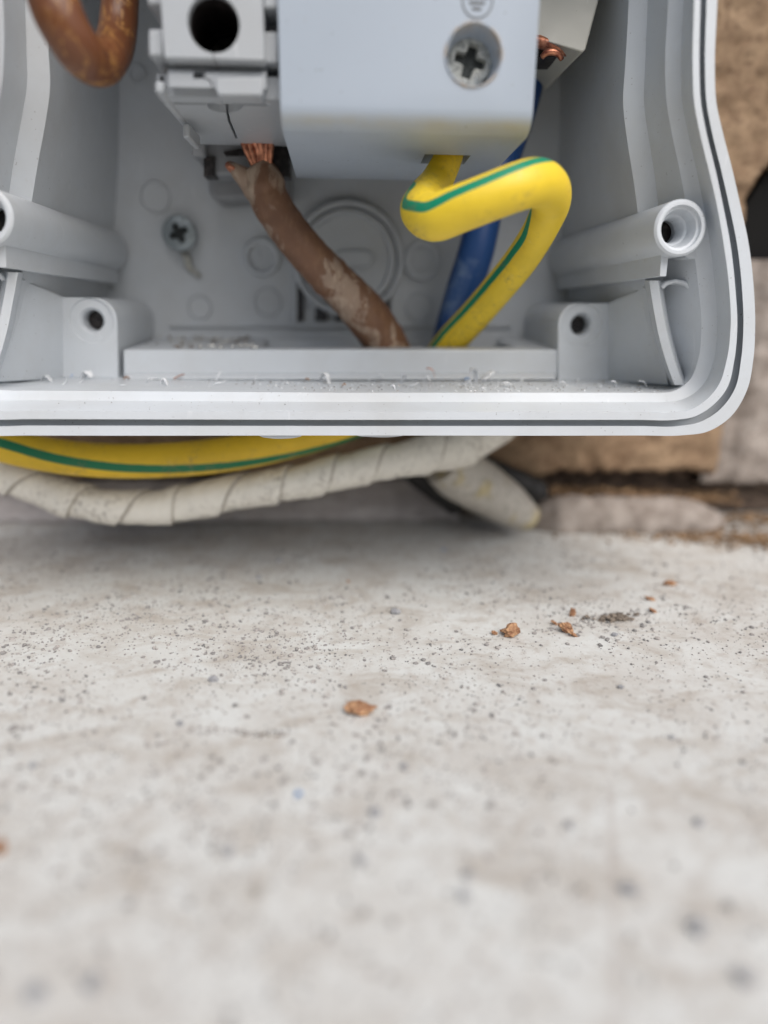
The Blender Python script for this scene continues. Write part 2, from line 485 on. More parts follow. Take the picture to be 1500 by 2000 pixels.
def brick_y(x, z):
    p = Vector((x, z, 0))
    y = 1.1 * noise.fractal(p * .35, .9, 2.1, 5) + .8 * noise.noise(p * .06)
    d = math.hypot((x - hole.x) / 6.2, (z - hole.z) / 10.5)
    y += 22 * max(0, min(1, (1.15 - d) * 1.6))
    if x > xj and z < zj: y += min(14, (x - xj) * 5)
    edge = max(0, 1.6 - (z - zb)) 
    return y + edge * 1.2, (2.2 * noise.noise(Vector((x * .13, 3, 0))) + 2.2 * noise.noise(Vector((x * .5, 9, 0)))) * max(0, 1 - (z - zb) / 6)
build('brick_face', rough_grid(-190, 200, zb, 190, 1.0, brick_y, 16), M_BRICK, wall, smooth=180)
def mort_y(x, z):
    p = Vector((x, z, 5))
    return 2.8 + 1.0 * noise.fractal(p * .3, .9, 2.1, 4) - (1.4 if xj + 4.5 < x < xj + 11 else 0), 0
build('mortar_joint', rough_grid(xj - 2, xj + 45, zb - 3, zj - 1, .9, mort_y, 16), M_MORTAR, wall, smooth=180)
def bed_y(x, z):
    p = Vector((x, z * 2, 9))
    return 9 + 1.2 * noise.fractal(p * .25, .9, 2.1, 4), 0
xm = P(905, 940, 146).x
build('mortar_bed', rough_grid(-190, xm, -1, zb - 2.2, 1.0, lambda x, z: (bed_y(x, z)[0] - 6 + .5 * z, 0), 18), M_PALE, wall, smooth=180)
build('earth_bed', rough_grid(-190, 200, -1, zb + 2, 1.0, bed_y, 18), M_EARTH, wall, smooth=180)
build('gap_shade', loft([[Vector((hole.x + a * 7.6, 4.5 + d, hole.z + b * 11)) for a, b in ((-.62, -.75), (.9, -.8), (1, .9), (-.1, .85), (-.55, .35), (-.78, -.2))] for d in (0, 3)]), M_GAP, wall)  # solid block filling the hole, coloured as its deep shade
# lump of mortar standing proud at the foot of the wall
a0 = P(1030, 985, 141); a1 = P(1440, 1000, 141)
bm = bmesh.new()
rings = []
N = 60
for i in range(N + 1):
    t = i / N
    x = a0.x + (a1.x - a0.x) * t
    k = min(1, math.sin(math.pi * min(max(t, .0), 1)) * 2.2) ** .6 if 0 < t < 1 else .03
    k = max(k, .03)
    hh = (7.3 - 1.9 * t) * k * (1 + .18 * noise.noise(Vector((x * .12, 4, 4))))
    ring = []
    for q in range(20):
        an = q / 20 * 2 * math.pi
        yy = -1.5 + 5.2 * k * math.cos(an); zz = max(-.6, hh * (math.sin(an)) ) 
        nn = 1 + .12 * noise.fractal(Vector((x * .25, yy * .4, zz * .4)), .9, 2.1, 4)
        ring.append(Vector((x, yy * nn, zz * nn)))
    rings.append(ring)
build('mortar_lump', loft(rings), M_MORTAR, wall, smooth=180)

# ---------------------------------------------------------------- enclosure
enc = thing('enclosure', (0, 2, P(667, 850, 96).z), 'open pale grey plastic electrical enclosure with wavy double rim, mounted above the ledge', 'electrical box')
YS = [0, 130, 200, 260, 330, 400, 480, 560, 640, 705]
def outline(xs, corner, yb, D):
    """xs at the stations YS, corner points, bottom height; mirrored about the middle plane"""
    top = 600 - 1010 * 96 / D
    x0 = xs[0]
    pts = [(667, top), (x0 - 150, top), (x0 - 50, top + 8), (x0 - 12, top + 25), (x0, top + 50)]
    pts += list(zip(xs, YS)) + corner + [(667, yb)]
    w = [P(x, y, D) for x, y in pts]
    w[0].x = 0; w[-1].x = 0
    right = [Vector(q) for q in hermite([tuple(q) for q in w], 7)]
    zz = right[-1].z
    left = [Vector((-q.x + .03 * max(0, q.z - H), q.y, q.z)) for q in right[1:-1]][::-1]
    return right + left
rings = []
R1x = [1401, 1396, 1399, 1412, 1430, 1446, 1463, 1472, 1475, 1471]
R1c = [(1459, 762), (1428, 813), (1382, 843), (1335, 850), (1250, 850.5)]
def shift(xs, d): return [x + d for x in xs]
# outside of the body, back to front
rings.append(outline(shift(R1x, -230), [(1240, 735), (1215, 770), (1170, 785), (1140, 788), (1090, 788)], 788, 141.5))
rings.append(outline(shift(R1x, -30), [(1425, 760), (1395, 800), (1360, 825), (1320, 833), (1250, 833)], 833, 100.5))
rings.append(outline(shift(R1x, -4), [(1453, 760), (1421, 810), (1380, 838), (1335, 845), (1250, 845)], 845, 99.5))
rings.append(outline(R1x, R1c, 850.5, 96))
R2x = [1380, 1377, 1380, 1391, 1408, 1424, 1440, 1449, 1452, 1447]
R2c = [(1435, 760), (1408, 798), (1370, 823), (1325, 832), (1250, 832)]
rings.append(outline(R2x, R2c, 832, 96))
rings.append(outline(R2x, R2c, 831, 98.2))
R3x = [1368, 1366, 1369, 1380, 1397, 1412, 1427, 1436, 1440, 1434]
R3c = [(1419, 760), (1393, 791), (1358, 813), (1320, 820), (1250, 820)]
rings.append(outline(R3x, R3c, 820, 98.2))
rings.append(outline(R3x, R3c, 820, 95.6))
R4x = [1356, 1353, 1356, 1367, 1384, 1400, 1414, 1424, 1427, 1419]
R4c = [(1402, 755), (1377, 783), (1345, 801), (1310, 805), (1250, 805)]
rings.append(outline(R4x, R4c, 805, 95.6))
rings.append(outline(shift(R4x, -6), [(1396, 750), (1371, 778), (1341, 797), (1306, 799), (1250, 799)], 799, 96.6))
R5x = [1335, 1330, 1333, 1344, 1360, 1374, 1387, 1397, 1401, 1394]
R5c = [(1376, 748), (1350, 772), (1325, 782), (1300, 785), (1250, 785)]
rings.append(outline(R5x, R5c, 785, 99.5))
R6x = [1305, 1299, 1302, 1312, 1327, 1340, 1354, 1364, 1370, 1363]
R6c = [(1347, 742), (1330, 757), (1315, 764), (1290, 767), (1250, 767)]
rings.append(outline(R6x, R6c, 767, 100.6))
R7x = [1265, 1260, 1258, 1266, 1277, 1286, 1291, 1297, 1307, 1320]
R7c = [(1325, 742), (1315, 753), (1300, 757), (1280, 758), (1250, 758)]
rings.append(outline(R7x, R7c, 758, 106.5))
R8x = [1228, 1221, 1217, 1223, 1234, 1244, 1253, 1264, 1274, 1287]
R8c = [(1298, 738), (1296, 750), (1288, 755), (1275, 756), (1250, 756)]
rings.append(outline(R8x, R8c, 756, 107.5))
rings.append(outline([1092] * 5 + [1095, 1100, 1106, 1110, 1112], [(1112, 712), (1110, 716), (1106, 718), (1100, 718), (1000, 718)], 718, 140))
shell = loft(rings, True, True)
shell_o = build('shell', shell, M_BOX, enc, smooth=28, bevel=.36, seg=3)

def mir(bm):
    for v in bm.verts: v.co.x = -v.co.x + .03 * max(0, v.co.z - H)
    return bm
# step in the floor between the corner posts, with the cable opening cut out of its top
def zz(x, y, D): return P(x, y, D).z
lip = loft([[P(240, 683, 118), P(1090, 683, 118), P(1090, 736, 118), P(240, 736, 118)],
            [P(310, 661, 139.5), P(1030, 661, 139.5), P(1030, 716, 139.5), P(310, 716, 139.5)]])
c0 = P(505, 683, 121.5); c1 = P(1010, 683, 121.5)
lip = carve(lip, [box((c0.x, 122.5 - WALL, c0.z - 20), (c1.x, 138.7 - WALL, c0.z + 20))])
build('floor_step', lip, M_BOX, enc, bevel=.3)
# little rounded foot strip along the step
build('step_foot', loft([[P(245, 728, 117.7), P(1086, 728, 117.7), P(1086, 741, 115.6), P(245, 741, 115.6)],
                         [P(245, 728, 118.6), P(1086, 728, 118.6), P(1086, 745, 118.6), P(245, 745, 118.6)]]), M_BOX, enc, bevel=.3)

def mir_(bm): return mir(bm)
def corner_post(mirror):
    D0 = 117.6
    # rounded upper inner corner
    pts = [(1090, 742)]
    for a in range(0, 91, 15):
        pts.append((1132 - 42 * math.cos(R(a)), 634 - 42 * math.sin(R(a))))
    pts += [(1196, 592), (1196, 742)]
    bm = prismD(pts, D0, 139.8)
    c = P(1137, 635, D0); t = T(1137, 635, D0)
    bm = carve(bm, [lathe(c, [(r * t, d) for r, d in ((41, -.5), (40, .3), (24, .36), (19, .9), (16.5, 16))], 40)])
    if mirror: mir(bm)
    return bm
for k in (0, 1):
    o = build('corner_post', corner_post(k), M_BOX, enc, bevel=.22)
    c = P(1137, 635, 117.6); t = T(1137, 635, 117.6)
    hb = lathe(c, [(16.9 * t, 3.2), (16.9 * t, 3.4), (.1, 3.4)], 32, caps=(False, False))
    build('pilot_hole_shade', mir(hb) if k else hb, M_DARK, o)  # dark disc inside the post hole, painted as shadowed depth
    gs = loft([[P(1186, 592, 117.9), P(1270, 556, 107.8), P(1306, 752, 105.6), P(1186, 744, 117.9)],
               [P(1186, 592, 121), P(1285, 556, 116), P(1300, 752, 114), P(1186, 744, 121)]])
    build('corner_web', mir(gs) if k else gs, M_BOX, enc, bevel=.2)
def big_boss(mirror):
    D0 = 97.0
    c = P(1330, 445, D0); t = T(1330, 445, D0)
    e = P(1108, 505, 140)
    ax = (e - c); L = ax.length; ax.normalize()
    r = 53 * t
    prof = [(r - .3, -.0), (r, .3), (r * 1.02, L * .5), (r * 1.06, L - .6)]
    bm = lathe(c, prof, 56, ax)
    rib = loft([[c + Vector((dx * t, 1.6, dz * t)) for dx, dz in ((-24, -30), (-8, -30), (-8, -89), (-21, -89))],
                [e + Vector((dx * t, -.8, dz * t)) for dx, dz in ((-28, -30), (-6, -30), (-6, -84), (-24, -84))]])
    bm = carve(bm, [rib], 'UNION')
    bm = carve(bm, [lathe(c, [(r * t, d) for r, d in ((44, -1), (41, .5), (36, .6), (29, 2.3), (26, 4.6), (23, 4.8), (22, 34))], 40, ax)])
    if mirror: mir(bm)
    return bm
for k in (0, 1):
    b = build('screw_boss', big_boss(k), M_BOX, enc, bevel=.15, label='left screw boss with a torn plastic mouth' if k else None)
# threads cut in the bosses
for s in (1, -1):
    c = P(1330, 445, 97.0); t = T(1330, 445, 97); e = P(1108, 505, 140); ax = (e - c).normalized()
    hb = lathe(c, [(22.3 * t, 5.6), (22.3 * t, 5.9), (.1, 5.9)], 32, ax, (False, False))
    build('pilot_hole_shade', mir(hb) if s < 0 else hb, M_DARK, enc)  # dark disc inside the boss bore, painted as shadowed depth
    c = P(1330, 445, 97.0); t = T(1330, 445, 97); e = P(1108, 505, 140); ax = (e - c).normalized()
    prof = []
    for i in range(5):
        prof += [(28 * t - i * .05, 2.3 + i * .45), (25 * t - i * .05, 2.52 + i * .45)]
    bm = lathe(c, [(29.5 * t, 2.25)] + prof + [(27 * t, 4.55)], 32, ax, (False, False))
    if s < 0: mir(bm)
    build('thread', bm, M_BOX, enc)
# web joining boss and rim wall, with the pocket below it
for s in (1, -1):
    bm = loft([[P(1318, 478, 100.5), P(1366, 470, 100.5), P(1374, 508, 100.5), P(1345, 505, 100.5)],
               [P(1250, 500, 115), P(1300, 500, 115), P(1300, 520, 115), P(1250, 520, 115)]])
    if s < 0: mir(bm)
    build('boss_web', bm, M_BOX, enc, bevel=.3)
    sh = [(1290, 560), (1300, 550), (1322, 545), (1342, 549), (1354, 566), (1346, 568), (1338, 557), (1320, 553), (1304, 558), (1297, 566)]
    bm = prismD(sh, 102.2, 109)
    if s < 0: mir(bm)
    build('pocket_shelf', bm, M_BOX, enc, bevel=.25)
    # curved rib to the left of the corner pocket
    path = [(1276, 548), (1284, 600), (1296, 660), (1312, 715), (1326, 752)]
    ring = []
    for i, q in enumerate(hermite([(a, b, 0) for a, b in path], 6)):
        x, y = q[0], q[1]
        ring.append([P(x - 16, y, 105), P(x - 8, y, 102), P(x + 9, y, 101.6), P(x + 17, y, 104.5), P(x + 18, y, 109.5), P(x - 18, y, 109.5)])
    bm = loft(ring)
    if s < 0: mir(bm)
    build('pocket_rib', bm, M_BOX, enc, smooth=70)

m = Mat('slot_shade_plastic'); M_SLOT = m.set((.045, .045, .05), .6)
# back panel relief
bw = -WALL + 140
def disc_on_back(x, y, prof, mat=M_BOX, name='knockout', n=64, D=140.0):
    c = P(x, y, D); t = T(x, y, D)
    return build(name, lathe(c, [(r * t, -h) for r, h in prof], n), mat, enc, smooth=50, bevel=.12)
def torus_ring(x, y, r0, r1, h, name, D=140.0, n=64):
    c = P(x, y, D); t = T(x, y, D)
    prof = [(r0 * t, .1), (r0 * t, -h + .2), ((r0 * .7 + r1 * .3) * t, -h), ((r0 * .3 + r1 * .7) * t, -h), (r1 * t, -h + .2), (r1 * t, .1)]
    return build(name, lathe(c, prof, n, caps=(False, False)), M_BOX, enc, smooth=60)
ko = disc_on_back(680, 508, [(92, -.2), (92, 1.9), (89, 2.2), (81, 2.2), (79, 1.1), (3, 1.1)])
bar = prismD([(668 + 0, 488), (716, 488), (725, 494), (728, 504), (725, 516), (716, 522), (668, 522), (655, 516), (652, 504), (655, 494)], 137.7, 140)
build('slot_bar', bar, M_BOX, enc, bevel=.3)
torus_ring(680, 508, 96, 107, 2.2, 'ring')
for x, y in ((512, 503), (823, 510)):
    torus_ring(x, y, 26, 36, 1.3, 'moulded_ring')
    build('cross_mark', join(boxD(x - 10, y - 14, x - 4, y + 14, 139.6, 140.1), boxD(x + 4, y - 14, x + 10, y + 14, 139.55, 140.1)), M_BOX, enc)
for x, y, r in ((303, 385, 26), (523, 590, 24), (820, 600, 24), (270, 145, 14), (390, 600, 20)):
    torus_ring(x, y, r, r + 4, .35, 'ejector_mark')
# sides and slots of the raised frame round the knockout
build('knockout_frame', join(boxD(764, 470, 772, 650, 138.9, 140.2), boxD(572, 540, 580, 640, 138.95, 140.2), boxD(560, 632, 790, 640, 138.8, 140.2)), M_BOX, enc, bevel=.2)
for x0, x1, y0 in ((579, 594, 562), (616, 640, 600), (655, 680, 612), (700, 716, 606), (748, 760, 566)):
    build('drain_slot_shade', boxD(x0, y0, x1, 627, 139.2, 140.1), M_SLOT, enc)  # solid dark bars; the shade of the slots is their colour
build('back_ridge', boxD(330, 634, 1000, 640, 139.2, 140.2), M_BOX, enc, bevel=.2)

# fixing screw with cross recess in the back
def cross_poly(r, w, rot, n=4):
    pts = []
    for k in range(4):
        a = R(rot + 90 * k)
        d = Vector((math.cos(a), math.sin(a))); s = Vector((-d.y, d.x))
        pts += [d * w * 1.15 - s * w * 1.15] if False else []
        pts += [(d * w * 1.25 - s * w), (d * r * .93 - s * w * .82), (d * r * .93 + s * w * .82), (d * w * 1.25 + s * w)]
    return pts
def screw_head(c, r, ax_y, w, rr, rot, depth=1.6, dome=.35):
    prof = [(r * .96, .9), (r, .6), (r, .18), (r * .9, 0), (r * .5, -dome * .6), (r * .05, -dome)]
    bm = lathe(c, prof[::-1], 48)
    pl = cross_poly(rr, w, rot)
    cut = loft([[Vector((c.x + p.x, c.y - 1.5, c.z + p.y)) for p in pl], [Vector((c.x + p.x * .72, c.y + depth, c.z + p.y * .72)) for p in pl]])
    # thin PZ tick marks
    cuts = [cut]
    for k in range(4):
        a = R(rot + 45 + 90 * k)
        d = Vector((math.cos(a), math.sin(a))); s = Vector((-d.y, d.x))
        q = [d * r * .42 - s * .06, d * r * .9 - s * .07, d * r * .9 + s * .07, d * r * .42 + s * .06]
        cuts.append(loft([[Vector((c.x + p.x, c.y - 1.5, c.z + p.y)) for p in q], [Vector((c.x + p.x, c.y + .12, c.z + p.y)) for p in q]]))
    bm = carve(lathe(c, [(r * .96, 2.2), (r, .6), (r, .18), (r * .9, 0), (r * .5, -dome * .6), (r * .05, -dome)][::-1], 48), cuts)
    return bm
c = P(349, 455, 136.5); t = T(349, 455, 136.5)
fs = build('fixing_screw', screw_head(c, 33 * t, 0, .75, 24 * t, 25, 1.6), M_BZINC, enc, bevel=.06)
q = cross_poly(23 * t, .74, 25)
build('cross_recess', loft([[Vector((c.x + p.x * .9, c.y + .75, c.z + p.y * .9)) for p in q], [Vector((c.x + p.x * .8, c.y + 1.5, c.z + p.y * .8)) for p in q]]), M_RECESS, fs)
ptsd = [(356, 492, 138.9, 4), (366, 505, 138.8, 7), (368, 520, 139, 6), (380, 532, 139, 5), (393, 540, 139.3, 3)]
build('sealant_drip', tube(ptsd, 12, .4), M_TERM2, enc, smooth=180)

# ---------------------------------------------------------------- middle block: large cover with earth mark
c = P(667, 0, 92)
cov = thing('earth_terminal_block', (P(800, 225, 105).x, 110 - WALL, P(800, 300, 110).z), 'large smooth pale grey terminal block with earth symbol and deep-set cross screw', 'terminal block')
xl = P(545, 100, 92).x; xr = P(1048, 100, 92).x
prof = []
zt = P(800, -500, 92).z
z1 = P(800, 208, 92).z
zbk = P(800, 352, 121).z
y0, yb_ = 92 - WALL, 121 - WALL
zf = P(800, 232, 93.6).z
prof = [(y0, zt), (y0, z1)]
# rounded lower edge
ce = Vector((y0 + 3.0, z1)); 
for a in range(15, 76, 12):
    prof.append((y0 + 3.0 - 3.0 * math.cos(R(a)), z1 - 2.6 * math.sin(R(a))))
prof += [(yb_, zbk), (yb_, zt)]
cv = loft([[Vector((xl, a, b)) for a, b in prof], [Vector((xr, a, b)) for a, b in prof]])
sc_c = P(921, 113, 92); st = T(921, 113, 92)
c_ap = P(925, 108, 92)
def conec(cc, r0, r1, d0, d1): return lathe(cc, [(r0, d0), (r1, d1)], 64)
wh = P(878, 300, 107)
slot = box((P(825, 300, 107).x, 103.8 - WALL, wh.z - 12), (P(912, 300, 107).x, 109.3 - WALL, wh.z + 12))
cv = carve(cv, [lathe(c_ap, [(54 * st, -1), (52.5 * st, .1), (46.5 * st, 2.9), (46 * st, 12)], 64), slot])
m = M_COVER and Mat('cover_plastic_worn')
# worn ochre tint along the lower edge and around the screw hole
base_off = root_loc(cov) * 1000
sx = m.n('ShaderNodeSeparateXYZ'); m.l(m.co, sx.inputs[0])
ez = z1 - base_off.z - 1.6
dz = m.math('ABSOLUTE', m.math('SUBTRACT', sx.outputs[2], ez))
k1 = m.math('MULTIPLY', m.ramp(dz, [(0., 1.), (1., 0.)]), m.ramp(m.noise(.22, 5, .6), [(.3, .15), (.6, 1.)]))
dx = m.math('SUBTRACT', sx.outputs[0], c_ap.x - base_off.x); dz2 = m.math('SUBTRACT', sx.outputs[2], c_ap.z - base_off.z)
rad = m.math('SQRT', m.math('ADD', m.math('MULTIPLY', dx, dx), m.math('MULTIPLY', dz2, dz2)))
ringd = m.math('ABSOLUTE', m.math('SUBTRACT', rad, 54.5 * st))
k2 = m.math('MULTIPLY', m.ramp(ringd, [(0., 1.), (.45, 0.)]), m.ramp(m.noise(.5, 5, .6), [(.42, 0.), (.58, 1.)]))
basec = (.385, .44, .51)
col = m.mix(m.math('MULTIPLY', m.noise(.08, 3), .35), basec, (.35, .395, .45))
col = m.mix(m.math('MULTIPLY', k1, .6), col, (.40, .37, .27))
col = m.mix(m.math('MULTIPLY', k2, .65), col, (.45, .33, .2))
fine = m.ramp(m.noise(1.1, 4, .65), [(.63, 0.), (.78, 1.)])
col = m.mix(m.math('MULTIPLY', fine, .25), col, (.35, .32, .28))
dots = m.ramp(m.noise(1.9, 1, .4), [(.765, 0.), (.785, 1.)])
col = m.mix(m.math('MULTIPLY', dots, .6), col, (.1, .08, .07))
M_COVER = m.set(col, m.math('ADD', m.math('MULTIPLY', m.noise(.4, 4), .2), .30), m.math('ADD', m.noise(9, 2), m.math('MULTIPLY', m.noise(.2, 2), 4)), .12, .00004)
build('cover', cv, M_COVER, cov, smooth=25, bevel=.45, seg=3)
build('hole_collar', lathe(c_ap, [(53.5 * st, .3), (53.5 * st, -.12), (55.5 * st, -.22), (57 * st, -.12), (57.5 * st, .2)], 72, caps=(False, False)), M_COVER, cov, smooth=80)
sc_p = P(918, 119, 95.2); sst = T(918, 119, 95.2)
tscrew = build('terminal_screw', screw_head(sc_p, 43.5 * sst, 0, 12.5 * sst, 38 * sst, 76, 2.3, .3), M_ZINC, cov, bevel=.08)
q = cross_poly(36 * sst, 12 * sst, 76)
build('cross_recess', loft([[Vector((sc_p.x + p.x * .9, sc_p.y + 1.1, sc_p.z + p.y * .9)) for p in q], [Vector((sc_p.x + p.x * .7, sc_p.y + 2.6, sc_p.z + p.y * .7)) for p in q]]), M_RECESS, tscrew)
for a_, r0_, r1_, w_ in ((118, 26, 41, 1.1), (124, 20, 40, .8), (32, 24, 42, 1.2), (30, 16, 30, .8), (210, 27, 41, 1.0), (297, 24, 41, 1.2), (291, 28, 42, .8), (345, 38, 41, 2.4), (255, 34, 41, 2.0)):
    d_ = Vector((math.cos(R(a_)), 0, math.sin(R(a_)))); s_ = Vector((-d_.z, 0, d_.x)) * w_ * sst * .6
    a3, b3 = sc_p + d_ * r0_ * sst, sc_p + d_ * r1_ * sst
    build('burr', loft([[a3 - s_ + Vector((0, -.30, 0)), b3 - s_ + Vector((0, -.12, 0)), b3 + s_ + Vector((0, -.22, 0)), a3 + s_ + Vector((0, -.34, 0))],
                        [a3 - s_ + Vector((0, .1, 0)), b3 - s_ + Vector((0, .1, 0)), b3 + s_ + Vector((0, .1, 0)), a3 + s_ + Vector((0, .1, 0))]]), M_BRIGHT, tscrew)
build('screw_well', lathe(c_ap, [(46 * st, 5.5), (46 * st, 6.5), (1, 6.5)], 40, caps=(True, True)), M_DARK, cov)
# earth symbol: circle, stem and three bars, printed
cs = P(932.5, 1.5, 92); cs.y -= .02
sy = []
sy.append(lathe(cs, [(27.6 * st, 0), (27.6 * st, -.03), (30.4 * st, -.03), (30.4 * st, 0)], 64, caps=(False, False)))
def bar2(x0, y0, x1, y1, skew=0):
    a = [P(x0, y0, 92), P(x1, y0 + skew, 92), P(x1, y1 + skew, 92), P(x0, y1, 92)]
    return loft([[v + Vector((0, -.05, 0)) for v in a], [v + Vector((0, .02, 0)) for v in a]])
sy += [bar2(916.5, 2.5, 946.5, 8.5, 1), bar2(922, 14.5, 940, 20, .6), bar2(909, -9.5, 955, -3.5, 1), bar2(929.5, -26, 934.5, -9.4)]
build('earth_symbol', join(*sy), M_INK, cov)

# ---------------------------------------------------------------- left block: stepped two-half terminal
lb = thing('stepped_terminal_block', (P(430, 200, 105).x, 110 - WALL, P(430, 270, 118).z), 'stepped light grey terminal block with round black screw well and bare copper below', 'terminal block')
def Pz(y, D): return P(430, y, D).z
zb_ = Pz(178, 93.4) + .9
def prof_block(x0, x1, prof, ref=92):
    a = P(x0, 60, ref).x; b = P(x1, 60, ref).x
    return loft([[Vector((a, D - WALL, z)) for D, z in prof], [Vector((b, D - WALL, z)) for D, z in prof]])
ztp = Pz(-420, 92)
core = prof_block(318, 514.5, [(92, ztp), (92, Pz(114, 92)), (92.4, Pz(118, 92.2)), (94.6, Pz(129, 94.4)), (95, Pz(133, 94.8)), (93.6, Pz(141, 93.6)), (93.3, Pz(146, 93.3)), (93.3, Pz(172, 93.3)), (94.2, zb_), (119, zb_), (119, ztp)])
hc = P(417, 46, 92); ht = T(417, 46, 92)
def seam_cut(pts, wpx, D, d0=-1.5, d1=2.2):
    out = []
    for (xa, ya), (xb, yb) in zip(pts, pts[1:]):
        a = P(xa, ya, D); b = P(xb, yb, D)
        d = (b - a); d.y = 0; L = d.length; d.normalize(); s = Vector((-d.z, 0, d.x)) * (wpx * T(xa, ya, D) / 2)
        a2 = a - d * .06; b2 = b + d * .06
        q = [a2 - s, b2 - s, b2 + s, a2 + s]
        out.append(loft([[v + Vector((0, d0, 0)) for v in q], [v + Vector((0, d1, 0)) for v in q]]))
    return out
cuts = [lathe(hc, [(51.5 * ht, -1), (50.2 * ht, .5), (49.6 * ht, 21)], 72)]
cuts += seam_cut([(415, -200), (414.5, 6)], 3, 92)
cuts += seam_cut([(416, 90), (417.5, 118)], 2.2, 92, d1=3)
cuts += seam_cut([(419, 116), (421, 131), (397, 131.5), (397.5, 149), (408, 155), (411, 158), (414.5, 183)], 2.6, 92.8, d1=3)
cuts.append(boxD(377, 137, 397, 153.5, 91, 96, 93.3))
core = carve(core, cuts)
build('body', core, M_TERM, lb, smooth=30, bevel=.22)
build('raised_band', prismD([(421, 150), (513, 150), (513.5, 187), (425, 187), (419, 170)], 92.7, 96), M_TERM, lb, bevel=.25)
build('screw_well', lathe(hc, [(48.6 * ht, 19), (48.6 * ht, 1.0), (48.0 * ht, 1.0), (47.6 * ht, 13), (1, 13)], 48, caps=(True, True)), M_DARK, lb)  # near-black liner: the light fading down the bore is put into its colour
# shiny crumbs deep in the well
for i, (x, y) in enumerate(((413, 75), (427, 70), (432, 62), (447, 60), (410, 84), (398, 80))):
    build('metal_chip', lump(P(x, y, 104.4), (.35, .3, .2), i, 1), M_RECESS, lb)
# side flanges with tabs
def bx(name, x0, y0, x1, y1, D0, D1=118, ref=None, bev=.25):
    return build(name, boxD(x0, y0, x1, y1, D0, D1, ref), M_TERM, lb, bevel=bev)
bx('side_flange', 303, -420, 319.5, 186, 97.0, 118.6, ref=93.6)
for y0_, y1_, x0_, D0_ in ((-420, 8, 287, 92.7), (56, 109, 289.5, 92.9), (158, 181, 302, 93.2)):
    bx('flange_tab', x0_, y0_, 319, y1_, D0_, 104, ref=D0_)
bx('flange_step', 303, 138, 319.3, 160, 95.2, 104, ref=94)
bx('side_flange', 513, -420, 545.5, 186, 97.8, 118.4, ref=93.6)
for y0_, y1_, D0_ in ((-420, 16, 92.8), (61, 123, 93.6), (164, 183, 96.0)):
    bx('flange_tab', 514, y0_, 543.5, y1_, D0_, 104, ref=D0_)
# underside: two plates with the slit, lens-shaped finger notch and slanting joint
D_a, D_b = 95.2, 119.4
xa = P(303, 180, 94).x; xb_ = P(545, 180, 94).x
zu = zb_
under = loft([[Vector((xa, D_a - WALL, zu + 1.2)), Vector((xb_, D_a - WALL, zu + 1.2)), Vector((xb_, D_a - WALL, zu - 1.15)), Vector((xa, D_a - WALL, zu - 1.15))],
              [Vector((xa, D_b - WALL, zu + 1.2)), Vector((xb_, D_b - WALL, zu + 1.2)), Vector((xb_, D_b - WALL, zu - 1.45)), Vector((xa, D_b - WALL, zu - 1.45))]])
def U(x, y):     # point of the underside under photograph pixel
    w = ray(x, y); tt = (zu - 1.25 - H) / w.z
    return Vector((w.x * tt, w.y * tt - WALL, 0))
def ucut(pts, dz=1.0):
    q = [U(x, y) for x, y in pts]
    return loft([[Vector((v.x, v.y, zu - 3)) for v in q], [Vector((v.x, v.y, zu - 1.25 + dz)) for v in q]])
lens = [(405, 204.5), (476, 206)] + [(440 + 36 * math.cos(R(a)), 205.5 + 15 * math.sin(R(a))) for a in range(10, 171, 20)]
under = carve(under, [ucut([(338, 201.5), (528, 204.5), (528, 208.5), (338, 205)], 1.6), ucut(lens, .95),
                      ucut([(441, 216), (446, 216), (450, 235), (464, 268), (460, 269), (445, 236)], 1.7), ucut([(430, 194), (433, 194), (436, 203), (432, 203)], .5)])
build('underside_plate', under, M_TERM, lb, smooth=30, bevel=.12)
bx('lug', 357, 240, 370, 268, 104.5, 112, ref=104.5)
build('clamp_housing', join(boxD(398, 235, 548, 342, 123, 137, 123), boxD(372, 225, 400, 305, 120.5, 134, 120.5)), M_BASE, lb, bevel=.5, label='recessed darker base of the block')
build('clamp_slot_shade', boxD(398, 306, 420, 344, 122.4, 126, 122.5), M_DARK, lb)  # clamp cavities are solid dark blocks, their shade painted on
build('clamp_slot_shade', prismD([(436, 296), (492, 286), (494, 304), (440, 304)], 122.6, 126, 122.5), M_DARK, lb)
build('clamp_slot_shade', boxD(528, 275, 566, 345, 122.2, 126, 122.5), M_DARK, lb)
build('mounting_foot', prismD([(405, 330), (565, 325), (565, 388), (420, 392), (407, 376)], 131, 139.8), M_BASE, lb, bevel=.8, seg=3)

# ---------------------------------------------------------------- right block, further back
rb = thing('cream_terminal_block', (P(1100, 60, 112).x, 116 - WALL, P(1100, 95, 112).z), 'cream terminal block half hidden behind the large pale grey one, at its right', 'terminal block')
qa = [P(985, -330, 116), P(1275, -400, 116), P(1170, 0, 111), P(1144, 97, 109), P(1138, 102, 109), P(1050, 74, 112), P(960, 44, 113)]
qb = [Vector((v.x, 138 - WALL, v.z + .5)) for v in qa]
build('body', loft([qa, qb]), M_TERM2, rb, smooth=25, bevel=.35)
build('recess', prismD([(1050, 70), (1108, 84), (1100, 100), (1050, 100)], 114.5, 120, 112), M_DARK, rb)  # solid piece with the recess shade put into its dark colour

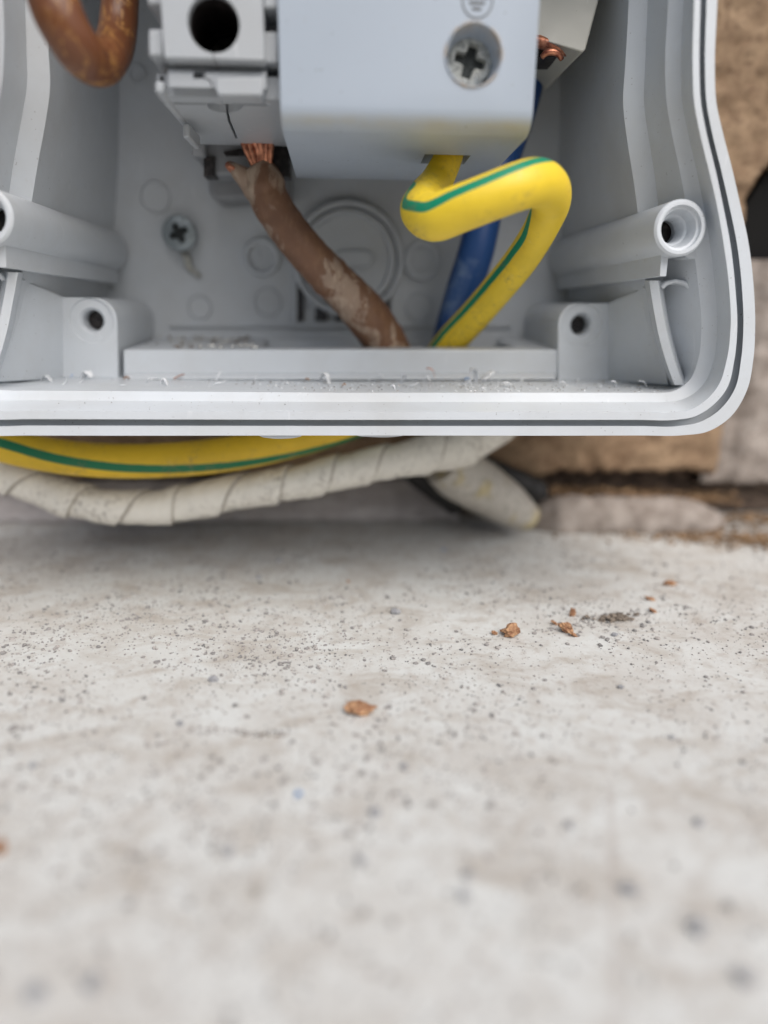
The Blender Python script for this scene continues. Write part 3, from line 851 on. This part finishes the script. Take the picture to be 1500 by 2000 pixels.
# ---------------------------------------------------------------- cables
yg = thing('earth_cable', P(870, 680, 125), 'yellow cable with green stripe bent into a sharp S inside the enclosure', 'cable')
path = [(884, 268, 106.5, 28, 170), (876, 305, 106.5, 28, 160), (858, 345, 106, 31, 130), (832, 384, 101, 36, 80), (824, 412, 97, 42, 25),
        (850, 424, 94, 45, -25), (900, 407, 92, 44.5, -42), (955, 386, 91, 44.5, -46), (1005, 367, 91, 45, -50), (1046, 357, 93, 45, -68),
        (1070, 368, 96, 42, -150), (1076, 398, 100, 37, -270), (1059, 440, 104, 34, -312), (1023, 500, 110, 33, -318), (972, 564, 117, 31.5, -318), (924, 620, 122, 30.5, -315), (877, 672, 126, 30, -312), (848, 712, 128, 30, -310)]
build('insulation', tube(path, 36, .35), M_YG, yg, smooth=180)

g2 = tag(build('earth_cable', tube([(-160, 800, 116, 36, 0), (-60, 848, 116, 35, 0), (20, 873, 117, 34, -5), (120, 892, 117, 34, 8), (220, 900, 117, 34, 20), (320, 899, 117, 34, 30), (430, 889, 118, 34, 40), (540, 868, 119, 34, 52), (650, 838, 121, 33, 65), (760, 795, 124, 33, 80)], 36, .5), M_YG2, smooth=180),
    'yellow cable with dark green stripe sagging under the enclosure above the white taped cable', 'cable')

def warp(L): return L + 3.4 * noise.noise(Vector((L * .09, 2.2, 0)))
def tape_r(r, u, L, p, th):
    L0_ = L; L = warp(L)
    f = (L / PITCH + u) % 1.0
    r = r * (1 + .05 * noise.noise(p * .16) + .035 * noise.noise(Vector((L * .5, u * 7, 3))))
    lo = max(0, 1 - L / 45)
    r *= 1 + lo * .16 * noise.noise(Vector((p.x * .22, u * 3, 1.5)))
    r += .22 * abs(noise.noise(Vector((L * .35 + u * 5, u * 4 - L * .25, 7))))
    return r + .55 * f
tag(build('taped_cable', tube([(-170, 830, 124, 38), (-80, 878, 124, 36), (0, 922, 124, 34), (60, 946, 123, 33), (130, 972, 122, 32), (210, 988, 121, 30), (300, 991, 121, 31), (400, 974, 121, 32), (500, 955, 121, 31), (600, 937, 121, 31), (700, 914, 122, 31), (790, 896, 123, 31), (850, 884, 124, 36), (905, 868, 126, 38), (960, 835, 128, 36), (1000, 800, 131, 36)], 96, .22, tape_r, warp), M_TAPE, smooth=50),
    'cable spirally wrapped in grubby white tape hanging below the enclosure rim', 'cable')

bc = thing('brown_cable', P(760, 690, 126), 'scuffed dull brown cable with split end and copper strands in the enclosure', 'cable')
def brown_r(r, u, L, p, th):
    return r * (1 + .07 * noise.noise(p * .3) + .04 * noise.noise(p * .9))
path = [(500, 326, 120, 28), (512, 350, 120, 38), (524, 385, 120, 38), (552, 432, 120, 38), (592, 484, 120, 39), (640, 536, 121, 40), (690, 586, 122, 42), (728, 632, 124, 43), (757, 680, 126, 43), (775, 725, 127.5, 43)]
build('insulation', tube(path, 40, .35, brown_r), M_BROWN, bc, smooth=180)
build('split_sleeve', tube([(446, 318, 119, 5), (462, 333, 119, 14), (484, 352, 119.5, 21), (506, 382, 120, 22), (520, 410, 120.5, 14)], 24, .3, brown_r), M_BROWN, bc, smooth=180)
for (x0, y0_, x1, y1_, w0) in ((470, 268, 499, 330, 6), (482, 262, 505, 330, 6.5), (494, 262, 508, 328, 7), (507, 262, 512, 330, 8), (519, 266, 519, 326, 7), (530, 272, 527, 330, 6), (441, 317, 462, 336, 4), (447, 322, 480, 350, 4.5), (438, 322, 470, 346, 3)):
    jx = math.sin(x0 * 2.3) * 5
    build('copper_strand', tube([(x0 + jx * .7, y0_, 118.2 + jx * .08, w0), ((x0 + x1) / 2 - jx * .8, (y0_ + y1_) / 2, 118.6, w0), (x1, y1_, 119.2, w0 * .9), (x1 + 8, y1_ + 14, 120.5, w0 * .8)], 12, .4), M_CU, bc, smooth=180)

tag(build('looped_cable', tube([(60, -190, 92, 48), (78, -90, 90, 48), (100, -10, 90, 48), (122, 45, 90, 47), (150, 92, 91, 44), (183, 124, 94, 41), (212, 112, 98, 38), (228, 70, 102, 36), (234, 10, 104, 35), (234, -80, 106, 35), (225, -190, 108, 35)], 40, .4, lambda r, u, L, p, th: r * (1 + .03 * noise.noise(p * .4))), M_BROWN2, smooth=180),
    'thick glossy brown cable looped down into the top left of the enclosure', 'cable')
tag(build('blue_cable', tube([(1060, -60, 130, 34), (1045, 60, 129, 34), (1026, 170, 128, 34), (997, 265, 127, 34), (970, 340, 126, 34), (948, 410, 126, 34), (930, 490, 126, 35), (908, 560, 127, 35), (888, 630, 128, 35), (870, 700, 130, 35)], 32, .5), M_BLUE, smooth=180),
    'blue cable running down behind the yellow one in the enclosure', 'cable')
# curl of bare copper by the cream block
cc = tag(build('copper_conductor', join(
    tube([(1040, 78, 113, 11), (1062, 84, 112.5, 12), (1085, 92, 112, 11), (1110, 104, 113, 7)], 14, .3),
    tube([(1058, 112, 111, 5), (1066, 104, 110.6, 6), (1078, 101, 110.5, 6.5), (1090, 105, 110.6, 6), (1097, 116, 111, 5)], 14, .3)), M_CU, smooth=180),
    'curl of bare copper under the cream terminal block', 'bare conductor')

# pale stub and black cable ends under the box
def stub_r(r, u, L, p, th):
    return r * (.92 + .10 * abs(math.cos(th))) * (1 + .05 * noise.noise(p * .25))
tag(build('conduit_stub', tube([(868, 900, 130, 52), (890, 920, 131, 57), (925, 942, 133, 56), (965, 967, 135, 50), (1000, 990, 136.5, 41), (1031, 1011, 138, 30)], 40, .4, stub_r), M_STUB, smooth=70),
    'grubby pale conduit stub with yellow stains poking out below the enclosure', 'conduit')
tag(build('black_cable', tube([(790, 905, 137, 26), (830, 935, 138, 27), (870, 965, 139, 26), (905, 985, 140, 20), (912, 990, 140, 8)], 24, .5), M_BLACK, smooth=180),
    'black cable end in the shade left of the pale conduit stub', 'cable')
tag(build('black_cable', tube([(935, 905, 141, 22), (980, 928, 141, 24), (1025, 948, 141, 24), (1060, 966, 140.5, 17), (1068, 971, 140.5, 6)], 24, .5), M_BLACK, smooth=180),
    'black cable end pointing right behind the pale conduit stub', 'cable')
# smears of sealant squeezed out under the rim
for x, w_, h_ in ((548, 42, 7), (742, 45, 4)):
    pts = [(x - w_, 847)] + [(x + w_ * math.cos(math.pi - math.pi * i / 10), 850 + h_ * math.sin(math.pi * i / 10) + random.uniform(0, .8)) for i in range(11)] + [(x + w_, 847)]
    build('moulding_flash', prismD(pts, 96.7, 97.6), M_BOX, enc, bevel=.1)

# ---------------------------------------------------------------- shavings in the enclosure
def floor_pt(x, y):       # on the front part of the enclosure floor
    t = (y - 741) / (767 - 741)
    D = 116 + (101 - 116) * t
    return P(x, y, D)
rnd = random.Random(4)
G_W = 'white plastic shavings on the enclosure floor'
whites = [(635, 750, 22, 1), (560, 752, 9, 0), (745, 742, 14, 0), (790, 748, 16, 1), (808, 756, 20, 0), (832, 748, 15, 1), (768, 762, 12, 0),
          (925, 745, 26, 1), (955, 743, 36, 1), (915, 752, 22, 0), (990, 756, 18, 0), (1020, 746, 12, 0), (290, 748, 16, 0), (300, 742, 18, 0),
          (322, 755, 14, 1), (170, 742, 26, 1), (128, 754, 24, 0), (90, 748, 22, 1), (160, 750, 18, 0), (430, 745, 20, 1), (425, 753, 15, 0),
          (240, 755, 14, 0), (1100, 755, 14, 0), (1130, 748, 10, 0), (1200, 758, 16, 0), (1255, 757, 20, 0), (380, 740, 10, 0), (500, 746, 12, 0)]
WL = ['bright white chip standing up like a tooth', 'tiny white shaving left of the tooth-like chip', 'small white shaving right of the tooth-like chip below the tiny blue fleck',
      'white shaving joined to the thin curl below the yellow cable', 'long thin white curl left of the bent copper sliver', 'upright white shaving just under the bent copper sliver',
      'thin white shaving nearest the rim, left of the copper sliver', 'white curl right beside the blue shaving', 'broadest white curl, right of the blue shaving', 'white shaving in front of the blue shaving nearest the rim',
      'white shaving right of the broadest white curl', 'second white shaving right of the broadest white curl', 'white shaving just right of the left corner post foot', 'white shaving close behind its neighbour by the left corner post foot',
      'raised white shaving some way right of the left corner post', 'raised white shaving in front of the left corner post', 'thin white shaving left of the left corner post nearest the rim', 'raised white shaving furthest left on the enclosure floor',
      'flat white shaving under the front of the left corner post', 'raised white shaving below the lower end of the split brown cable', 'flat white shaving in front of a raised one below the split brown cable', 'flat white shaving beside the left end of the step',
      'small white shaving below the right corner post', 'small raised white shaving under the hole of the right corner post', 'white shaving between the right corner post and bright blue shaving', 'white shaving at the far right in front of the bright blue shaving',
      'small white shaving against the step, left of the middle', 'small white shaving in front of the step, straight below the black drain slots']
for i, (x, y, L, up) in enumerate(whites):
    p = floor_pt(x, y); t = T(x, y, 106)
    o = build('plastic_shaving', ribbon(p + Vector((0, 0, .05)), L * t * 1.25, L * t * 1.2 * (.55 if up else .3), rnd.uniform(-2.5, 3), rnd.uniform(-.7, .7), i, th=.16, lift=1.0 if up else .2), M_WSH, smooth=60)
    tag(o, WL[i], 'shaving', G_W)
for i, (x, y, L, lab) in enumerate(((1237, 745, 20, 'bright blue shaving at the right end of the enclosure floor'),
                                     (912, 743, 14, 'blue shaving beside the broad white curls on the enclosure floor'),
                                     (748, 733, 9, 'tiny blue fleck at the foot of the step, near its middle'),
                                     (142, 738, 10, 'tiny blue fleck left of the left corner post foot'),
                                     (417, 733, 8, 'tiny blue fleck at the foot of the step, left half'))):
    tag(build('insulation_shaving', ribbon(floor_pt(x, y) + Vector((0, 0, .1)), L * .075, .32, .8, .3, 50 + i), M_BSH, smooth=60), lab, 'shaving')
tag(build('insulation_shaving', ribbon(floor_pt(1263, 748) + Vector((0, 0, .1)), .9, .2, .8, .9, 61), M_RSH, smooth=60), 'tiny red sliver beside the bright blue shaving', 'shaving')
for i, (x, y, L, c_, yaw, lab) in enumerate(((845, 738, 36, -1.6, .1, 'bent brown copper sliver on the enclosure floor below the yellow cable'),
                                     (672, 756, 8, 1, .2, 'orange crumb right of the tooth-like white shaving'),
                                     (600, 745, 11, .6, 0, 'orange crumb left of the tooth-like white shaving'),
                                     (247, 728, 14, .5, .4, 'orange crumb at the foot of the left corner post'),
                                     (350, 726, 28, .9, 0, 'thin pinkish copper hair at the foot of the step'),
                                     (68, 722, 10, .9, .6, 'brown crumb at the left end of the enclosure floor'))):
    tag(build('copper_crumb', ribbon(floor_pt(x, max(y, 742)) + Vector((0, 0, .1)), L * .075, .35 if L < 20 else .2, c_, yaw, 80 + i, th=.2), M_CU if L > 20 else M_FLAKE, smooth=60), lab, 'crumb')

def scatter(name, spots, mat, label, cat, seed):
    """many tiny faceted grains as one mesh; spots = (point, size)"""
    ico = bmesh.new(); bmesh.ops.create_icosphere(ico, subdivisions=1, radius=1)
    bv = [v.co.copy() for v in ico.verts]; bf = [[v.index for v in f.verts] for f in ico.faces]; ico.free()
    rr = random.Random(seed); V = []; Fc = []
    for p, s in spots:
        o = len(V); ax = Vector((rr.uniform(.7, 1.4), rr.uniform(.7, 1.4), rr.uniform(.45, .9)))
        rt = Matrix.Rotation(rr.uniform(0, 6.3), 3, 'Z')
        for b in bv:
            k = s * rr.uniform(.72, 1.18)
            q = rt @ Vector((b.x * ax.x * k, b.y * ax.y * k, b.z * ax.z * k))
            V.append(((p.x + q.x) * .001, (p.y + q.y) * .001, (p.z + q.z + s * .3) * .001))
        Fc += [[i + o for i in f] for f in bf]
    me = bpy.data.meshes.new(name); me.from_pydata(V, [], Fc); me.materials.append(mat)
    ob = bpy.data.objects.new(name, me); sc.collection.objects.link(ob)
    return tag(ob, label, cat, kind='stuff')
sp = []
rr = random.Random(12)
for i in range(420):
    x = rr.uniform(30, 1300); y = 742 + 24 * rr.random()
    sp.append((floor_pt(x, y), rr.uniform(.05, .17)))
for i in range(90):
    x = rr.uniform(20, 1320); y = 770 + 46 * rr.random() ** .8
    D = 100.3 if y < 784 else 98.5 if y < 799 else 95.5
    if y < 805: sp.append((P(x, y, D - (.0 if y < 784 else .3)), rr.uniform(.04, .10)))
scatter('debris', sp, M_GRIT, 'fine dark dust and crumbs along the lower floor of the enclosure', 'dust', 2)
sp = []
for i in range(320):
    x = rr.choice((rr.uniform(60, 440), rr.uniform(500, 1280), rr.uniform(880, 1020)))
    sp.append((floor_pt(x, 741 + 25 * rr.random()), rr.uniform(.06, .2)))
scatter('debris', sp, M_WSH, 'fine white plastic swarf strewn along the lower floor of the enclosure', 'swarf', 21)
m = Mat('mixed_crumb'); M_CRUMB = m.set(m.mix(m.ramp(m.noise(.25, 1), [(.42, 0.), (.5, 1.)]), (.16, .12, .09), (.6, .6, .58)), .8)
sp = []
zA = P(667, 683, 118); zB = P(667, 661, 139.5)
def step_pt(x, D):
    z = zA.z + (zB.z - zA.z) * (D - 118) / 21.5
    p = P(x, 670, D); return Vector((p.x, D - WALL, z))
for i in range(300):
    D = rr.uniform(119, 139)
    x = rr.uniform(330, 500) if rr.random() < .6 else (rr.uniform(260, 1040))
    if x > 495 and D > 121.5 and x < 1015: continue
    sp.append((step_pt(x, D), rr.uniform(.1, .2) + (.35 * rr.random() if rr.random() < .3 else 0)))
scatter('debris', sp, M_CRUMB, 'pale crumbs heaped on the raised floor behind the step', 'crumbs', 3)

# ---------------------------------------------------------------- grit, stones and flakes on the ledge
sp = []
rr = random.Random(5)
while len(sp) < 26000:
    x = rr.gauss(0, 55); y = rr.uniform(-WALL + 22, 1)
    dens = .45 + .8 * noise.noise(Vector((x * .05, y * .05, 4)))
    dens += .35 * max(0, min(1, (-x) / 40))
    dd = y + WALL
    if dd < 60: dens *= .45 + .55 * max(0, (dd - 30) / 30)
    if rr.random() > dens: continue
    s = .05 + .12 * rr.random() ** 1.5 + (.26 * rr.random() if rr.random() < .12 else 0)
    sp.append((Vector((x, y, height(x, y) - .3)), s))
for (xa_, ya_, xb2, yb2, n_) in ((900, 1245, 1120, 1222, 60), (1120, 1218, 1270, 1196, 90), (1010, 1215, 1430, 1100, 60), (1150, 1205, 1240, 1203, 120), (370, 1425, 565, 1432, 70)):
    for i in range(n_):
        t = rr.random()
        p = G(xa_ + (xb2 - xa_) * t + rr.gauss(0, 4), ya_ + (yb2 - ya_) * t + rr.gauss(0, 4))
        p.z = height(p.x, p.y) - .3
        sp.append((p, rr.uniform(.06, .22)))
scatter('grit', sp, M_GRIT, 'fine grey grit sprinkled all over the white ledge', 'grit', 6)
sp = []
for i in range(1500):       # soil along the foot of the wall on the right and brown fibres
    x = rr.uniform(1040, 1560); k = (x - 1040) / 520
    y = 1016 + 42 * k + rr.gauss(0, 9)
    p = G(x, y); p.z = max(-.3, height(p.x, p.y) - .3)
    if p.y > 3: p.y = 3
    sp.append((p, rr.uniform(.12, .5)))
for i in range(500):
    x = rr.uniform(-200, 1000); y = 1004 + rr.gauss(0, 6)
    p = G(x, y); p.y = min(p.y, 5); p.z = -.3
    sp.append((p, rr.uniform(.1, .4)))
for i in range(1500):
    x = rr.uniform(980, 1460); p = P(x, 940, 143.5); p.y = rr.uniform(-2.5, 8.5); p.z = 7.2 - 1.9 * (x - 1030) / 410 + rr.gauss(0, .5) - .12 * abs(p.y)
    sp.append((p, rr.uniform(.1, .3) + .5 * rr.random() ** 4))
for i in range(260):
    p = G(1465 + rr.gauss(0, 35), 1005 + rr.gauss(0, 16)); p.y = min(p.y, 2); p.z = rr.uniform(-.3, 1.2)
    sp.append((p, rr.uniform(.2, .6)))
scatter('soil', sp, M_SOIL, 'crumbly brown soil gathered where the wall meets the ledge', 'soil', 8)

stones = [(545, 1090, 9, 'grey stone below the middle of the taped cable'), (505, 1125, 8, 'small grey stone just in front of another under the taped cable'),
          (773, 1190, 13, 'flat grey stone in the middle of the ledge'), (418, 1325, 12, 'dark round stone left of the middle of the ledge'),
          (352, 1412, 10, 'dark stone at the end of a short smear of grit'), (733, 1582, 16, 'blurred grey stone low in the middle of the ledge'),
          (1230, 1732, 20, 'blurred stone by the faint line running down the right of the ledge'), (1362, 1806, 24, 'large blurred stone near the lower right corner'),
          (1200, 1236, 8, 'round blue-grey stone below the clump of dirt'), (180, 1912, 25, 'right one of the pair of blurred stones in the lower left corner'), (68, 1930, 26, 'left one of the pair of blurred stones in the lower left corner'),
          (705, 1676, 16, 'blurred grey stone just below the one low in the middle'), (915, 1702, 15, 'blurred dark stone low in the middle, to the right'), (1112, 1606, 12, 'blurred stone left of the faint line on the ledge'),
          (447, 1658, 15, 'blurred stone in the lower left part of the ledge'), (65, 1493, 11, 'blurred stone at the left edge of the ledge'), (1365, 1602, 13, 'blurred stone right of the faint line on the ledge'),
          (1455, 1902, 24, 'blurred stone in the lower right corner'), (790, 1492, 12, 'brownish blurred stone above the one low in the middle'), (1213, 1333, 8, 'small dark stone in the right half of the ledge'), (907, 1742, 15, 'flat smeared stone under the dark one low in the middle'), (1313, 1432, 8, 'small upright dark stone near the right side')]
for i, (x, y, hw, lab) in enumerate(stones):
    t = GT(x, y); p = G(x, y + hw * .3); s = hw * t * .72
    p.z = height(p.x, p.y) - .3 + s * .45
    tag(build('stone', lump(p, (s * 1.1, s * .9, s * .68), i + 3, 2, .3), M_STONE, smooth=25), lab, 'stone', 'loose stones on the ledge')

def flake(x, y, wpx, hpx, seed, flat=.25, lean=0.0):
    t = GT(x, y); p = G(x, y + hpx * .3)
    bm = bmesh.new()
    bmesh.ops.create_icosphere(bm, subdivisions=3, radius=1)
    for v in bm.verts:
        k = 1 + .5 * noise.fractal(v.co * 1.6 + Vector((seed * 3.1, 0, 0)), .8, 2, 3)
        v.co = Vector((v.co.x * wpx * t * .5, v.co.y * min(wpx * .34, hpx * .75) * t, v.co.z * hpx * t * .42)) * k
    zmin = min(v.co.z for v in bm.verts)
    rt = Matrix.Rotation(lean, 3, 'Y')
    for v in bm.verts: v.co = rt @ v.co + Vector((p.x, p.y, height(p.x, p.y) - .3 - zmin * .8))
    return bm
flakes = [(997, 1228, 36, 26, 'chunky orange bark crumb, the roundest of those right of the middle', -.4), (966, 1231, 15, 8, 'tiny orange splinter left of the chunky bark crumb', .5),
          (1118, 1194, 13, 22, 'small orange chip standing upright above the broken bark bundle', .1), (1106, 1224, 30, 20, 'broken bundle of orange bark splinters', .45),
          (1122, 1236, 26, 7, 'long orange splinter sticking out of the bark bundle', .6), (1084, 1214, 20, 6, 'thin yellowish splinter on the left of the bark bundle', .7),
          (1270, 1169, 22, 7, 'thin orange sliver lying above the dirt ridge', .3), (1275, 1192, 18, 8, 'reddish splinter at the right end of the dirt ridge', .5),
          (703, 1380, 50, 26, 'curled orange and dark brown flake alone in the middle of the ledge', .1), (1, 1655, 26, 34, 'blurred reddish brown crumb at the left edge', 0),
          (1308, 1137, 26, 10, 'brown clod on the thin line of dirt at right', 0), (680, 1132, 6, 5, 'tiny orange speck under the taped cable', 0)]
for i, (x, y, w_, h_, lab, lean) in enumerate(flakes):
    tag(build('bark_flake', flake(x, y, w_, h_, i + 1, lean=lean), M_FLAKE, smooth=20), lab, 'bark flake')
m = Mat('clod'); M_CLOD = m.set(m.mix(m.noise(1.2, 5, .7), (.10, .08, .065), (.30, .25, .2)), .95, m.noise(1.5, 5), .9, .0004)
for i, (x, y, w_, h_, lab) in enumerate(((1148, 1202, 24, 17, 'small round brown clod left of the long dirt clump'), (1203, 1202, 66, 22, 'long dark clump of dirt on the right of the ledge'), (1236, 1197, 26, 13, 'small dark clod at the right end of the long dirt clump'), (515, 1432, 90, 9, 'low dark smear of dirt left of the middle of the ledge'))):
    rq = random.Random(i + 40); parts = []
    n_ = {24: 5, 66: 26, 26: 8, 90: 20}[w_]
    for k in range(n_):
        u_ = rq.uniform(-.5, .5); e_ = 1 - (2 * abs(u_)) ** 1.5
        q = G(x + u_ * w_, y + h_ * .3 + rq.gauss(0, 2)); tq = GT(x, y)
        r_ = h_ * tq * rq.uniform(.16, .34) * (.4 + .6 * e_)
        q.z = height(q.x, q.y) - .3 + r_ * .4 + (h_ * tq * .3 * e_ * rq.random() if w_ != 90 else 0)
        parts.append(lump(q, (r_ * rq.uniform(1, 1.8), r_, r_ * .8), i * 30 + k, 2, .55))
    tag(build('dirt_clod', join(*parts), M_CLOD, smooth=20), lab, 'dirt clod')
tag(build('insulation_shaving', ribbon(G(867, 1075) + Vector((0, 0, -.1)), .7, .35, .5, .4, 91), M_BSH, smooth=60), 'tiny blue fleck on the ledge below the conduit stub', 'shaving')
tag(build('insulation_shaving', ribbon(G(583, 1552) + Vector((0, 0, -.1)), .8, .5, .5, .4, 92), M_BSH, smooth=60), 'blurred pale blue fleck low in the middle of the ledge', 'shaving')
